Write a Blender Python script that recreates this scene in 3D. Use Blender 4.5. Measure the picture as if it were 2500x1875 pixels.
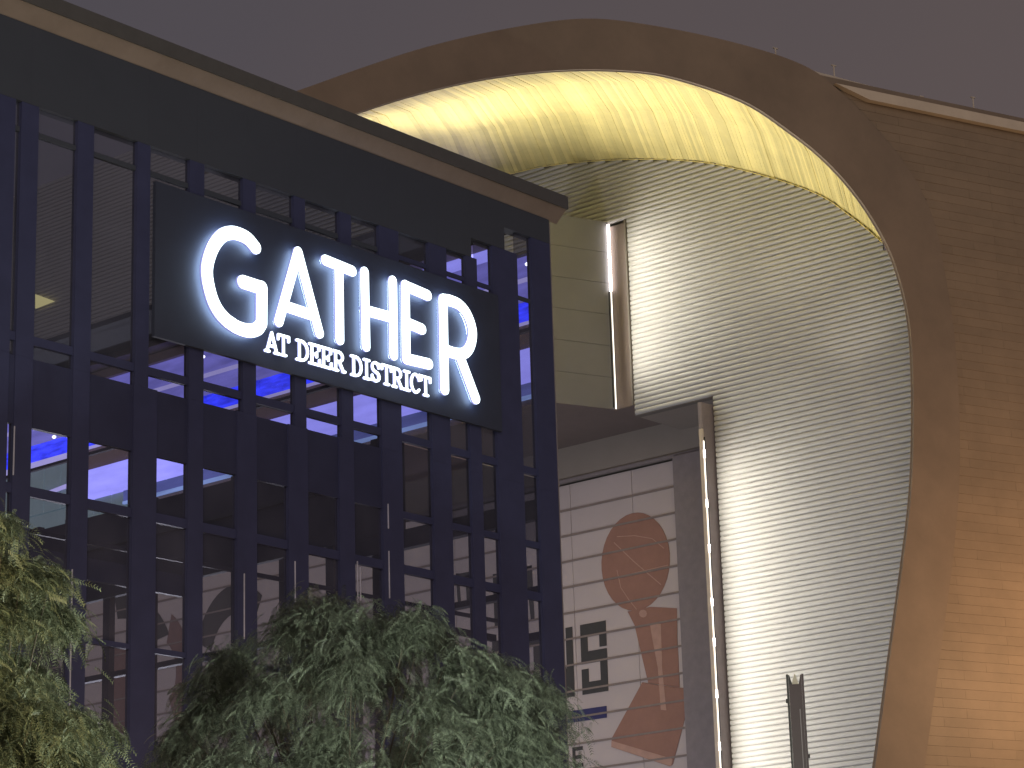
import bpy, math, random
import numpy as np
from mathutils import Matrix, Vector
random.seed(7); rng = np.random.default_rng(7)
for o in list(bpy.data.objects): bpy.data.objects.remove(o)
S = bpy.context.scene
COL = S.collection
R = math.radians

# ------------------------------------------------------------------ camera
PITCH, ROLL, YAW, FPX = R(16.2), R(-1.758), R(40.1), 6280.0
CAM = np.array([0, 0, 1.6])
_f = np.array([math.cos(PITCH)*math.cos(YAW), math.cos(PITCH)*math.sin(YAW), math.sin(PITCH)])
_r = np.array([math.sin(YAW), -math.cos(YAW), 0.0]); _u = np.cross(_r, _f)
CR = _r*math.cos(ROLL) + _u*math.sin(ROLL); CU = -_r*math.sin(ROLL) + _u*math.cos(ROLL); CF = _f
cam = bpy.data.cameras.new('camera'); camo = bpy.data.objects.new('camera', cam); COL.objects.link(camo)
cam.sensor_width = 36; cam.lens = FPX/2500*36; cam.clip_start = .1; cam.clip_end = 2000
M = Matrix.Identity(4)
for i in range(3):
    M[i][0] = CR[i]; M[i][1] = CU[i]; M[i][2] = -CF[i]; M[i][3] = CAM[i]
camo.matrix_world = M
S.camera = camo
# site survey: photo measurements turned into points on known planes
def ray(x, y): return ((x-1250)/FPX)*CR - ((y-937.5)/FPX)*CU + CF
def on(x, y, ax, v):
    d = ray(x, y); i = 'XYZ'.index(ax); return CAM + d*((v-CAM[i])/d[i])
def onp(x, y, N, c):
    d = ray(x, y); return CAM + d*((c - CAM@N)/(d@N))
def at(x, y, dist):
    d = ray(x, y); return CAM + d*(dist/np.linalg.norm(d[:2]))

# ------------------------------------------------------------------ world (city-lit night sky)
S.view_settings.view_transform = 'Standard'; S.view_settings.look = 'None'
S.view_settings.exposure = 0; S.view_settings.gamma = 1; S.view_settings.use_curve_mapping = False
w = bpy.data.worlds.new('World'); S.world = w; w.use_nodes = True
nt = w.node_tree; nt.nodes.clear()
def N_(nt, t, **k):
    n = nt.nodes.new(t)
    for a, b in k.items(): setattr(n, a, b)
    return n
out = N_(nt, 'ShaderNodeOutputWorld'); bg = N_(nt, 'ShaderNodeBackground')
tc = N_(nt, 'ShaderNodeTexCoord')
dot = N_(nt, 'ShaderNodeVectorMath', operation='DOT_PRODUCT')
dot.inputs[1].default_value = (math.cos(R(5)), math.sin(R(5)), -0.25)
mr = N_(nt, 'ShaderNodeMapRange'); mr.inputs[1].default_value = .45; mr.inputs[2].default_value = .95
rmp = N_(nt, 'ShaderNodeValToRGB')
rmp.color_ramp.elements[0].color = (.064, .062, .080, 1)
rmp.color_ramp.elements[1].color = (.130, .096, .085, 1)
noi = N_(nt, 'ShaderNodeTexNoise'); noi.inputs['Scale'].default_value = 3.0; noi.inputs['Detail'].default_value = 12; noi.inputs['Roughness'].default_value = .62
mul = N_(nt, 'ShaderNodeMath', operation='MULTIPLY_ADD'); mul.inputs[1].default_value = .35; mul.inputs[2].default_value = -.17
add = N_(nt, 'ShaderNodeMath', operation='ADD')
L = nt.links.new
L(tc.outputs['Generated'], dot.inputs[0]); L(dot.outputs['Value'], mr.inputs[0])
L(tc.outputs['Generated'], noi.inputs['Vector']); L(noi.outputs['Fac'], mul.inputs[0])
L(mr.outputs[0], add.inputs[0]); L(mul.outputs[0], add.inputs[1]); L(add.outputs[0], rmp.inputs[0])
L(rmp.outputs['Color'], bg.inputs['Color']); L(bg.outputs[0], out.inputs['Surface'])
bg.inputs['Strength'].default_value = 1.0

# broad soft light of the lit city plaza behind the camera
sun = bpy.data.lights.new('plaza_glow', 'SUN'); sun.energy = .85; sun.angle = R(40); sun.color = (1, .83, .70)
suno = bpy.data.objects.new('plaza_glow', sun); COL.objects.link(suno)
sd = Vector((math.cos(R(48))*math.cos(R(14)), math.sin(R(48))*math.cos(R(14)), -math.sin(R(14))))
suno.rotation_euler = sd.to_track_quat('-Z', 'Y').to_euler()

# ------------------------------------------------------------------ materials
def mat(name, col, rough=.7, metal=0, noise=.12, nscale=3, emis=None, estr=1, bump=0, bscale=20, island=0):
    m = bpy.data.materials.new(name); m.use_nodes = True; t = m.node_tree; b = t.nodes['Principled BSDF']
    b.inputs['Roughness'].default_value = rough; b.inputs['Metallic'].default_value = metal
    tcn = t.nodes.new('ShaderNodeTexCoord')
    n = t.nodes.new('ShaderNodeTexNoise'); n.inputs['Scale'].default_value = nscale; n.inputs['Detail'].default_value = 13; n.inputs['Roughness'].default_value = .68
    t.links.new(tcn.outputs['Object'], n.inputs['Vector'])
    r = t.nodes.new('ShaderNodeMapRange'); r.inputs[1].default_value = .25; r.inputs[2].default_value = .75
    r.inputs[3].default_value = 1-noise; r.inputs[4].default_value = 1+noise
    t.links.new(n.outputs['Fac'], r.inputs[0])
    fac = r.outputs[0]
    if island:
        gi = t.nodes.new('ShaderNodeNewGeometry'); oi = t.nodes.new('ShaderNodeObjectInfo')
        ad = t.nodes.new('ShaderNodeMath'); ad.operation = 'ADD'
        t.links.new(gi.outputs['Random Per Island'], ad.inputs[0]); t.links.new(oi.outputs['Random'], ad.inputs[1])
        fr = t.nodes.new('ShaderNodeMath'); fr.operation = 'FRACT'; t.links.new(ad.outputs[0], fr.inputs[0])
        r2 = t.nodes.new('ShaderNodeMapRange'); r2.inputs[3].default_value = 1-island; r2.inputs[4].default_value = 1+island
        t.links.new(fr.outputs[0], r2.inputs[0])
        mm = t.nodes.new('ShaderNodeMath'); mm.operation = 'MULTIPLY'
        t.links.new(r.outputs[0], mm.inputs[0]); t.links.new(r2.outputs[0], mm.inputs[1]); fac = mm.outputs[0]
    v = t.nodes.new('ShaderNodeVectorMath'); v.operation = 'SCALE'; v.inputs[0].default_value = col[:3]
    t.links.new(fac, v.inputs['Scale'])
    t.links.new(v.outputs[0], b.inputs['Base Color'])
    if emis:
        b.inputs['Emission Color'].default_value = (*emis, 1); b.inputs['Emission Strength'].default_value = estr
    if bump:
        n2 = t.nodes.new('ShaderNodeTexNoise'); n2.inputs['Scale'].default_value = bscale
        t.links.new(tcn.outputs['Object'], n2.inputs['Vector'])
        bp = t.nodes.new('ShaderNodeBump'); bp.inputs['Strength'].default_value = bump; bp.inputs['Distance'].default_value = .02
        t.links.new(n2.outputs['Fac'], bp.inputs['Height']); t.links.new(bp.outputs[0], b.inputs['Normal'])
    return m
def lamp_mat(name, col, s, vary=0, vscale=1.5):
    m = bpy.data.materials.new(name); m.use_nodes = True; t = m.node_tree; t.nodes.clear()
    o = t.nodes.new('ShaderNodeOutputMaterial'); e = t.nodes.new('ShaderNodeEmission')
    e.inputs[0].default_value = (*col, 1); e.inputs[1].default_value = s
    if vary:
        tcn = t.nodes.new('ShaderNodeTexCoord'); mp = t.nodes.new('ShaderNodeMapping'); mp.inputs['Scale'].default_value = (1, .35, 2)
        n = t.nodes.new('ShaderNodeTexNoise'); n.inputs['Scale'].default_value = vscale; n.inputs['Detail'].default_value = 4
        r = t.nodes.new('ShaderNodeMapRange'); r.inputs[1].default_value = .3; r.inputs[2].default_value = .7
        r.inputs[3].default_value = s*(1-vary); r.inputs[4].default_value = s*(1+vary)
        t.links.new(tcn.outputs['Object'], mp.inputs[0]); t.links.new(mp.outputs[0], n.inputs['Vector'])
        t.links.new(n.outputs['Fac'], r.inputs[0]); t.links.new(r.outputs[0], e.inputs[1])
    t.links.new(e.outputs[0], o.inputs[0]); return m
def glass_mat(name, tint, ior=1.5, rough=.05):
    m = bpy.data.materials.new(name); m.use_nodes = True; t = m.node_tree; t.nodes.clear()
    o = t.nodes.new('ShaderNodeOutputMaterial'); tr = t.nodes.new('ShaderNodeBsdfTransparent'); g = t.nodes.new('ShaderNodeBsdfGlossy')
    d = t.nodes.new('ShaderNodeBsdfDiffuse'); d.inputs[0].default_value = (.3, .3, .42, 1)
    n = t.nodes.new('ShaderNodeTexNoise'); n.inputs['Scale'].default_value = .9; n.inputs['Detail'].default_value = 6
    tcn = t.nodes.new('ShaderNodeTexCoord'); t.links.new(tcn.outputs['Object'], n.inputs['Vector'])
    md = t.nodes.new('ShaderNodeMath'); md.operation = 'MULTIPLY'; md.inputs[1].default_value = .16
    t.links.new(n.outputs['Fac'], md.inputs[0])
    tr.inputs[0].default_value = (*tint, 1); g.inputs[1].default_value = rough
    fr = t.nodes.new('ShaderNodeFresnel'); fr.inputs[0].default_value = ior
    m0 = t.nodes.new('ShaderNodeMixShader'); m1 = t.nodes.new('ShaderNodeMixShader')
    t.links.new(md.outputs[0], m0.inputs[0]); t.links.new(tr.outputs[0], m0.inputs[1]); t.links.new(d.outputs[0], m0.inputs[2])
    ge = t.nodes.new('ShaderNodeNewGeometry'); ff = t.nodes.new('ShaderNodeMath'); ff.operation = 'MULTIPLY_ADD'
    ff.inputs[1].default_value = -1; ff.inputs[2].default_value = 1; t.links.new(ge.outputs['Backfacing'], ff.inputs[0])
    mx = t.nodes.new('ShaderNodeMath'); mx.operation = 'MULTIPLY'; t.links.new(fr.outputs[0], mx.inputs[0]); t.links.new(ff.outputs[0], mx.inputs[1])
    t.links.new(mx.outputs[0], m1.inputs[0]); t.links.new(m0.outputs[0], m1.inputs[1]); t.links.new(g.outputs[0], m1.inputs[2])
    t.links.new(m1.outputs[0], o.inputs[0]); return m

MT = dict(
 frame=mat('dark_frame_metal', (.041,.045,.108), .5, 0, .15, 2),
 frame_in=mat('inner_frame_metal', (.034,.036,.075), .5, 0, .15, 2),
 header=mat('dark_header_panel', (.048,.054,.075), .65, 0, .06, 1.2),
 spandrel=mat('spandrel_panel', (.036,.039,.088), .45, 0, .2, .8),
 signboard=mat('sign_backing', (.036,.042,.072), .6, 0, .12, 1.5),
 fascia=mat('roof_fascia_metal', (.09,.085,.085), .5),
 eave=mat('eave_soffit_panel', (.27,.21,.185), .8, 0, .15, 1.3),
 glass=glass_mat('facade_glass', (.78,.78,.82)),
 glass_dark=glass_mat('tinted_spandrel_glass', (.45,.45,.5)),
 zinc=mat('rib_zinc', (.43,.42,.415), .55, .1, .05, .5),
 zinc_back=mat('rib_backing', (.16,.145,.13), .7),
 shell=mat('weathered_bronze', (.22,.165,.12), .65, .0, .2, .35, bump=.15, bscale=3, island=.0),
 course=mat('bronze_course', (.235,.175,.12), .6, .0, .18, .5, island=.045),
 gold=mat('gold_soffit', (.80,.68,.28), .5, .0, .1, .9, island=.16),
 pale=mat('pale_wall_panel', (.155,.155,.17), .75, 0, .07, .6),
 joint=mat('panel_joint', (.12,.11,.10), .8),
 under=mat('box_underside', (.17,.135,.125), .8, 0, .1, .8),
 headerband=mat('arena_header', (.27,.235,.21), .75, 0, .07, .7),
 tan=mat('tan_wall_panel', (.47,.41,.41), .75, 0, .05, .5, island=.03),
 batten=mat('batten_metal', (.23,.185,.17), .7),
 trim=mat('grey_trim', (.22,.19,.20), .6),
 black=mat('print_charcoal', (.05,.048,.05), .8),
 navy=mat('print_navy', (.035,.035,.12), .8),
 terra=mat('print_terracotta', (.29,.155,.12), .8, 0, .1, 1.5),
 terra_l=mat('print_pale_terracotta', (.42,.26,.21), .8),
 brown=mat('print_brown', (.2,.12,.11), .8),
 lilac=lamp_mat('lilac_glow_soffit', (.34,.33,1.0), 1.8, .10),  # emission stands in for bluish lamplight on white soffits
 lilac_dim=lamp_mat('dim_violet_glow', (.27,.25,.85), 1.0, .22),  # dimmer lobby surfaces, their lighting put in as emission
 lilac_mid=lamp_mat('violet_edge_light', (.55,.5,1.0), 1.1, .05),
 slate=lamp_mat('slate_blue_glow', (.16,.19,.60), .75, .15),  # balcony fronts glow in place of light falling on them
 blue=lamp_mat('blue_screen', (.035,.05,1.0), 2.0, .45, 3),
 ice=lamp_mat('ice_edge_light', (.35,.5,1.0), .9, .2),
 teal=mat('teal_wall', (.30,.38,.40), .7, 0, .2, .4, emis=(.10,.16,.19), estr=.5),  # slight emission in the wall replaces lobby light on it
 umber=mat('umber_wall', (.27,.20,.20), .8, 0, .1, .4),
 yellow=lamp_mat('yellow_emissive_piece', (.9,.8,.35), .9),
 led=lamp_mat('led_tube', (1,.90,.84), 9),
 led_dim=lamp_mat('led_tube_edge', (1,.93,.82), 2.2),
 sign=lamp_mat('sign_face', (.80,.93,1.0), 3.2),
 sign_side=mat('sign_return', (.25,.25,.45), .5, emis=(.4,.42,1.0), estr=.45),  # glow on the returns imitates lens glare
 halo=lamp_mat('glare_glow', (.55,.75,1.0), 9.0),  # emission for added plates that imitate glare round the letters
 glass_up=glass_mat('upper_glass', (.66,.66,.70)),
 bulb=lamp_mat('spot_bulb', (.8,.8,1), 6),
 bark=mat('bark', (.07,.055,.04), .9, 0, .3, 8, bump=.5),
 post=mat('maroon_post', (.045,.026,.03), .5),
 post_dark=mat('black_post', (.015,.014,.013), .5),
 post_light=mat('pale_metal', (.55,.5,.4), .4),
 asphalt=mat('asphalt', (.05,.05,.05), .9, 0, .2, 2),
 paving=mat('plaza_paving', (.22,.2,.18), .85, 0, .15, 1),
 strip=mat('painted_light_sliver', (.5,.5,.62), .4, 0, .3, 2),  # pale tone stands in for light in thin gaps
 gutter=mat('roof_gutter', (.55,.47,.38), .6, 0, .1, 1),
)
# foliage
def leaf_mat(name, c1, c2):
    m = bpy.data.materials.new(name); m.use_nodes = True; t = m.node_tree; b = t.nodes['Principled BSDF']
    gi = t.nodes.new('ShaderNodeNewGeometry'); rp = t.nodes.new('ShaderNodeValToRGB')
    rp.color_ramp.elements[0].color = (*c1, 1); rp.color_ramp.elements[1].color = (*c2, 1)
    t.links.new(gi.outputs['Random Per Island'], rp.inputs[0]); t.links.new(rp.outputs[0], b.inputs['Base Color'])
    b.inputs['Roughness'].default_value = .55
    o = t.nodes['Material Output']; tl = t.nodes.new('ShaderNodeBsdfTranslucent'); mx = t.nodes.new('ShaderNodeMixShader'); mx.inputs[0].default_value = .3
    t.links.new(rp.outputs[0], tl.inputs[0]); t.links.new(b.outputs[0], mx.inputs[1]); t.links.new(tl.outputs[0], mx.inputs[2]); t.links.new(mx.outputs[0], o.inputs[0])
    return m
MT['leaf_a'] = leaf_mat('locust_leaf', (.08,.10,.06), (.19,.20,.12))
MT['leaf_b'] = leaf_mat('locust_leaf_dark', (.085,.10,.08), (.205,.24,.17))

# ------------------------------------------------------------------ helpers
def link(o, parent=None):
    COL.objects.link(o)
    if parent: o.parent = parent
    return o
def thing(name, label, cat, loc=(0,0,0), group=None):
    o = bpy.data.objects.new(name, None); link(o); o.location = loc
    o['label'] = label; o['category'] = cat
    if group: o['group'] = group
    return o
def tag(o, label=None, cat=None, group=None, kind=None):
    if label: o['label'] = label
    if cat: o['category'] = cat
    if group: o['group'] = group
    if kind: o['kind'] = kind
    return o
class MB:
    def __init__(s): s.v = []; s.f = []
    def add(s, vs, fs):
        k = len(s.v); s.v += [tuple(map(float, p)) for p in vs]; s.f += [tuple(i+k for i in f) for f in fs]; return s
    def box(s, x0, x1, y0, y1, z0, z1):
        return s.add([(x0,y0,z0),(x1,y0,z0),(x1,y1,z0),(x0,y1,z0),(x0,y0,z1),(x1,y0,z1),(x1,y1,z1),(x0,y1,z1)],
                     [(0,3,2,1),(4,5,6,7),(0,1,5,4),(1,2,6,5),(2,3,7,6),(3,0,4,7)])
    def prism(s, poly, d):
        """poly: 3D points (planar); d: extrusion vector"""
        n = len(poly); d = np.array(d, float); a = [np.array(p, float) for p in poly]
        vs = a + [p+d for p in a]
        return s.add(vs, [tuple(range(n)), tuple(range(2*n-1, n-1, -1))] + [(i, i+n, (i+1) % n+n, (i+1) % n) for i in range(n)])
    def tube(s, pts, rad, seg=8, cap=True):
        pts = [np.array(p, float) for p in pts]; rad = [rad]*len(pts) if np.isscalar(rad) else rad
        k = len(s.v); n = len(pts)
        for i, p in enumerate(pts):
            t = pts[min(i+1, n-1)] - pts[max(i-1, 0)]; t = t/(np.linalg.norm(t)+1e-9)
            a = np.cross(t, (0,0,1) if abs(t[2]) < .9 else (1,0,0)); a /= np.linalg.norm(a); b = np.cross(t, a)
            for j in range(seg):
                th = 2*math.pi*j/seg; s.v.append(tuple(p + rad[i]*(a*math.cos(th)+b*math.sin(th))))
        for i in range(n-1):
            for j in range(seg):
                s.f.append((k+i*seg+j, k+i*seg+(j+1) % seg, k+(i+1)*seg+(j+1) % seg, k+(i+1)*seg+j))
        if cap: s.f.append(tuple(k+j for j in range(seg))[::-1]); s.f.append(tuple(k+(n-1)*seg+j for j in range(seg)))
        return s
    def build(s, name, m, parent=None, smooth=False):
        me = bpy.data.meshes.new(name); me.from_pydata(s.v, [], s.f); me.materials.append(m)
        if smooth:
            for p in me.polygons: p.use_smooth = True
        o = bpy.data.objects.new(name, me); link(o, parent); return o
def bx(name, m, parent, x0, x1, y0, y1, z0, z1): return MB().box(x0, x1, y0, y1, z0, z1).build(name, m, parent)

# ------------------------------------------------------------------ ground
g = MB().add([(-300,-300,0),(500,-300,0),(500,500,0),(-300,500,0)], [(0,1,2,3)]).build('ground', MT['asphalt']); tag(g, kind='structure')
g = MB().box(8, 48, 19, 32, .004, .14).box(-10, 58, 32, 110, .004, .14).build('pavement', MT['paving']); tag(g, kind='structure')

# ------------------------------------------------------------------ arena
AR = thing('arena', 'big curved bronze arena with ribbed silver wall and glowing gold underside', 'arena', (75, 55, 0))
def ap(o): # keep world position under the arena empty
    o.matrix_parent_inverse = Matrix.Translation((-75, -55, 0)); return o
XB = 75.0
# curve of the junction between wall and gold soffit, on the plane X=72
C2px = [(600,390),(940,437),(1170,437),(1345,404),(1510,390),(1655,391),(1770,405),(1915,443),(2010,480),(2075,525),(2120,560),(2157,593)]
C0px = [(600,380),(842,288),(1017,232),(1187,194),(1356,175),(1515,175),(1639,192),(1808,249),(1921,322),(2012,396),(2091,486),(2157,593),
        (2193,689),(2215,791),(2223,904),(2224,1074),(2217,1221),(2198,1379),(2170,1582),(2130,1875),(2075,2250)]
OUTpx = [(480,300),(700,232),(870,172),(1037,118),(1229,74),(1420,49),(1590,66),(1790,108),(1950,160),(2040,222),(2140,325),(2222,430),
        (2275,545),(2303,680),(2325,830),(2336,1010),(2336,1180),(2320,1370),(2292,1580),(2252,1870),(2205,2250)]
def crom(P, n):
    P = np.array(P, float); P = np.vstack([2*P[0]-P[1], P, 2*P[-1]-P[-2]]); out = []
    for i in range(1, len(P)-2):
        for t in np.linspace(0, 1, n, endpoint=False):
            a, b, c, d = P[i-1], P[i], P[i+1], P[i+2]
            out.append(.5*((2*b)+(-a+c)*t+(2*a-5*b+4*c-d)*t*t+(-a+3*b-3*c+d)*t**3))
    out.append(P[-2]); return out
SN = np.array([.342, .9397, 0]); SC = 64.02; SW = np.array([.9397, -.342, 0])
c0 = crom(C0px, 6); cO = crom(OUTpx, 6)
C0w = [onp(p[0], p[1], SN, SC+.05) for p in c0]
COw = [onp(p[0], p[1], SN, SC) for p in cO]
# shell hood: band between the opening edge and the outer line, built with thickness
def grid(rows, thick):
    n = len(rows[0]); v = [p for r in rows for p in r]; f = []
    for i in range(len(rows)-1):
        for j in range(n-1): f.append((i*n+j, i*n+j+1, (i+1)*n+j+1, (i+1)*n+j))
    return v, f
mid = []
rows = [C0w]
for k, t in enumerate((.25, .5, .75)):
    rr = []
    for (a, b) in zip(c0, cO):
        q = a*(1-t)+b*t; rr.append(onp(q[0], q[1], SN, SC+.05*(1-t)))
    rows.append(rr)
rows.append(COw)
v, f = grid(rows, 1)
hood = ap(MB().add(v, f).build('shell_hood', MT['shell'], AR))
sm = hood.modifiers.new('thick', 'SOLIDIFY'); sm.thickness = .14; sm.offset = -1 if False else 1
hood.modifiers.new('w', 'WEIGHTED_NORMAL') if False else None
# crown edge roll (rear side of the hood) so the shell has body
# thin bright edge trim along the opening
ap(MB().tube([p - SN*.02 for p in C0w[int(6*1):]], .028, 6).build('edge_trim', MT['shell'], AR, True))

# gold soffit planks between opening edge (front) and wall junction (back)
seg = 12; nper = 17
cc2 = crom(C2px, nper); cc0 = crom(C0px[:12], nper)
A3 = [onp(p[0], p[1], SN, SC+.1) for p in cc0]; B3 = [on(p[0], p[1], 'X', 72.0) for p in cc2]
for i in range(len(A3)-1):
    off = random.uniform(0, .035)
    a0, a1, b0, b1 = A3[i], A3[i+1], B3[i], B3[i+1]
    a1 = a0+(a1-a0)*.975; b1 = b0+(b1-b0)*.975
    mb = MB(); K = 3
    pts = []
    for k in range(K+1):
        t = k/K; sag = np.array([0, 0, .9*math.sin(math.pi*t)])
        for p, q in ((a0, b0), (a1, b1)): pts.append(p*(1-t)+q*t+sag+np.array([0,0,off]))
    n = len(pts); up = [p+np.array([0,0,.12]) for p in pts]
    fs = []
    for k in range(K):
        a = 2*k; fs += [(a, a+1, a+3, a+2), (n+a, n+a+2, n+a+3, n+a+1), (a, a+2, n+a+2, n+a), (a+1, n+a+1, n+a+3, a+3)]
    ap(MB().add(pts+up, fs).build('soffit_plank', MT['gold'], AR))
ap(MB().tube([p+np.array([-.06,0,-.02]) for p in B3], .018, 6).build('soffit_edge', MT['gold'], AR, True))
# backing above the planks
bk = []
for t in (0, .33, .66, 1):
    bk.append([a*(1-t)+b*t+np.array([0,0,.9*math.sin(math.pi*t)+.28]) for a, b in zip(A3, B3)])
v, f = grid(bk, 1); ap(MB().add(v, f).build('soffit_backing', MT['gold'], AR, True))

# side return of the opening edge, from the tip down (behind the hood)
edge = C0w[66:]; far = [np.array([72.0, p[1]-.25, p[2]]) for p in edge]
v, f = grid([edge, far], 1); ap(MB().add(v, f).build('side_return', MT['shell'], AR))

# ribbed wall ---------------------------------------------------------------
zz = np.array([on(p[0], p[1], 'X', 72.0)[2] for p in cc2])[::-1]; yy = np.array([on(p[0], p[1], 'X', 72.0)[1] for p in cc2])[::-1]
PIT = .19
prof = [(.005, -.5), (-.02, -.44), (-.05, -.34), (-.068, -.12), (-.07, .12), (-.055, .32), (-.02, .44), (.005, .5)]
def rib(z, y0, y1, mname='zinc'):
    mb = MB(); n = len(prof); ln = y1-y0
    capd = .06
    vs = [(72+a*.15, y1, z+b*PIT*.5) for a, b in prof] + [(72+a, y1-capd, z+b*PIT) for a, b in prof] + [(72+a, y0, z+b*PIT) for a, b in prof]
    fs = [tuple(range(n))]
    for r in range(2):
        for j in range(n-1): fs.append((r*n+j, r*n+j+1, (r+1)*n+j+1, (r+1)*n+j))
    o = mb.add(vs, fs).build('cladding_rib', MT[mname], AR, True)
    return ap(o)
z = 8.0
YU, YL = 54.81, 51.31     # left ends of the ribs beside the upper box and beside the lower fin
while z < 44.5:
    if z < 26.45: y1 = YL
    elif z < 34.05: y1 = YU
    elif z < 36.1: y1 = 61.0
    else: y1 = 99.0
    y0 = 42.0 if z < 30.2 else float(np.interp(z, zz, yy))
    if z > zz.max(): y0 = 78
    if y1-y0 > .3: rib(z, y0, y1)
    z += PIT
ap(MB().box(72.0, 72.3, 42, YL, 8, 26.5).build('rib_backing', MT['zinc_back'], AR))
ap(MB().box(72.0, 72.3, 42, YU, 26.5, 30.0).build('rib_backing', MT['zinc_back'], AR))
ap(MB().box(72.02, 72.3, 44.0, 56.2, 30.0, 34.1).build('rib_backing', MT['zinc_back'], AR))
bp_ = [(72.02, y, zc-.02) for y, zc in zip(yy, zz)]
ap(MB().prism([(72.02, 48.0, 34.0)]+[p for p in bp_ if p[1] > 49]+[(72.02, 99, 44), (72.02, 99, 36.1), (72.02, 61.0, 36.1), (72.02, 61, 34.0)], (.25, 0, 0)).build('rib_backing', MT['zinc_back'], AR))
# upper box (pale side wall, underside) ------------------------------------
P0 = on(1503, 1000, 'X', 71.94)[:2]; aW = R(-22); Wv = np.array([math.cos(aW), math.sin(aW)])
Lft = P0 - Wv*2.9
ZB0, ZB1 = float(on(1503, 1000, 'X', 71.94)[2]), 34.2
core = [(P0[0], P0[1]+.1), (Lft[0], Lft[1]+.1), (75, Lft[1]+3), (75, P0[1]+.1)]
ap(MB().prism([(x, y, ZB0+.02) for x, y in core], (0, 0, ZB1-ZB0-.02)).build('box_core', MT['joint'], AR))
# side wall boards, each course its own piece
nrow = 6; hh = (ZB1-ZB0)/nrow
for k in range(nrow):
    z0 = ZB0+k*hh+.006; z1 = ZB0+(k+1)*hh-.006
    poly = [(Lft[0], Lft[1], z0), (P0[0]-.02, P0[1], z0), (P0[0]-.02, P0[1], z1), (Lft[0], Lft[1], z1)]
    ap(MB().prism(poly, (.03, .09, 0)).build('side_wall_board', MT['pale'], AR))
ap(MB().prism([(Lft[0], Lft[1], ZB0), (P0[0], P0[1], ZB0), (72.0, 54.8, ZB0-.0), (75, 54.8, ZB0), (75, 64, ZB0), (Lft[0], 64, ZB0)], (0, 0, .015)).build('box_underside', MT['under'], AR))
# flat trim strip between LED corner and ribs
ap(bx('corner_trim', MT['under'], AR, 71.98, 72.3, YU+.03, P0[1]-.01, ZB0+.02, 34.0))
ap(bx('rib_end_cap', MT['zinc_back'], AR, 71.9, 72.0, YU+.0, YU+.05, ZB0, 34.1))
# LED tubes
def stripw(x, y, z0, z1, r, m, nm='light_tube'): return ap(MB().tube([(x, y, z0), (x, y, z1)], r, 8).build(nm, m, AR))
lx, ly = P0[0]-.05, P0[1]-.08
stripw(lx-.03, ly, 31.45, 34.05, .05, MT['led'])
stripw(lx-.02, ly, 26.9, 31.43, .022, MT['led_dim'])
ap(MB().tube([(lx-.09, ly+.05, 26.95), (lx-.09, ly+.05, 31.4)], .03, 6).build('tube_channel', MT['post_dark'], AR))
# header, banner wall, frame, fin -------------------------------------------
ap(bx('header_beam', MT['headerband'], AR, 74.8, 76, 51.3, 99, 25.56, 27.06))
ap(bx('header_lip', MT['trim'], AR, 74.7, 74.8, 51.3, 99, 25.5, 25.62))
ap(bx('header_return', MT['headerband'], AR, 72.3, 74.8, 51.4, 54.8, 26.5, 27.05))
ap(bx('frame_post', MT['trim'], AR, 74.6, 76, 51.6, 55.15, 6, 25.5))
YF = 51.36
fin = ap(bx('side_fin', MT['trim'], AR, 71.35, 75, YF, YF+.16, 6, 26.2))
ap(bx('fin_edge', MT['gutter'], AR, 71.28, 71.36, YF-.03, YF+.12, 6, 25.2))
stripw(71.30, YF-.06, 6, 24.75, .022, MT['led_dim'])
for k, zc in enumerate([24.3, 22.5, 20.9, 19.0, 17.6, 15.8, 14.0, 12.7]):
    stripw(71.30, YF-.06, zc-.16, zc+.12, .035, MT['led'], 'light_tube')
ap(MB().tube([(71.36, YF-.05, 6), (71.36, YF-.05, 24.9)], .03, 6).build('tube_channel', MT['post_dark'], AR))
ap(bx('wall_core', MT['joint'], AR, 75.06, 75.6, 55.1, 100, 4, 25.5))
zl = [k+.47 for k in range(8, 25)]
edges_y = [55.19, 57.4] + [57.4+3*k for k in range(1, 15)]
for a, b in zip(zl, zl[1:]+[25.5]):
    for y0, y1 in zip(edges_y, edges_y[1:]):
        j = random.uniform(-.006, .006)
        ap(bx('wall_panel', MT['tan'], AR, XB+j, XB+.05, y0+.012, y1-.012, a+.03, b-.03))
ap(bx('wall_panel', MT['tan'], AR, XB, XB+.05, 55.2, 99, 2, 8.44))
for a in zl: ap(bx('batten', MT['batten'], AR, XB-.055, XB-.012, 55.19, 99.4, a-.035, a+.035))

# lobby band above the header, blue lighting put into glowing soffits and walls --------------------------------------
Y0L, Y1L = 59.8, 99.0
def band(nm, m, z0, z1, dx=0, y0=Y0L, y1=Y1L): return ap(bx(nm, MT[m], AR, 75+dx, 76+dx, y0, y1, z0, z1))
band('lobby_lower_wall', 'umber', 27.06, 29.38, .3, Y0L, 84.9)
band('lobby_lower_wall', 'teal', 27.06, 29.95, .25, 84.92, Y1L)
band('edge_light', 'ice', 29.38, 29.5, .1, Y0L, 86.5)
y = Y0L
while y < 86.4:
    ap(bx('balcony_panel', MT['slate'], AR, 75.12, 75.4, y+.03, min(y+1.7, 86.5)-.03, 29.52, 30.0)); y += 1.7
band('glowing_soffit', 'lilac', 30.02, 31.38, 0, Y0L, 89.0)  # lit soffit shown by its own glow, no lamp here
y = 85.0
while y < 98:
    ap(bx('lobby_wall_panel', MT['teal'], AR, 75.22, 75.5, y+.04, y+1.15, 30.0 if y > 89 else 29.3, 30.0 if y < 89 else 32.3)); y += 1.2
ap(MB().prism([(75.05, 92.2, 30.75), (75.05, 88.9, 30.95), (75.05, 88.9, 31.15), (75.05, 92.2, 30.9)], (.1, 0, 0)).build('edge_light', MT['lilac_mid'], AR))
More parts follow.
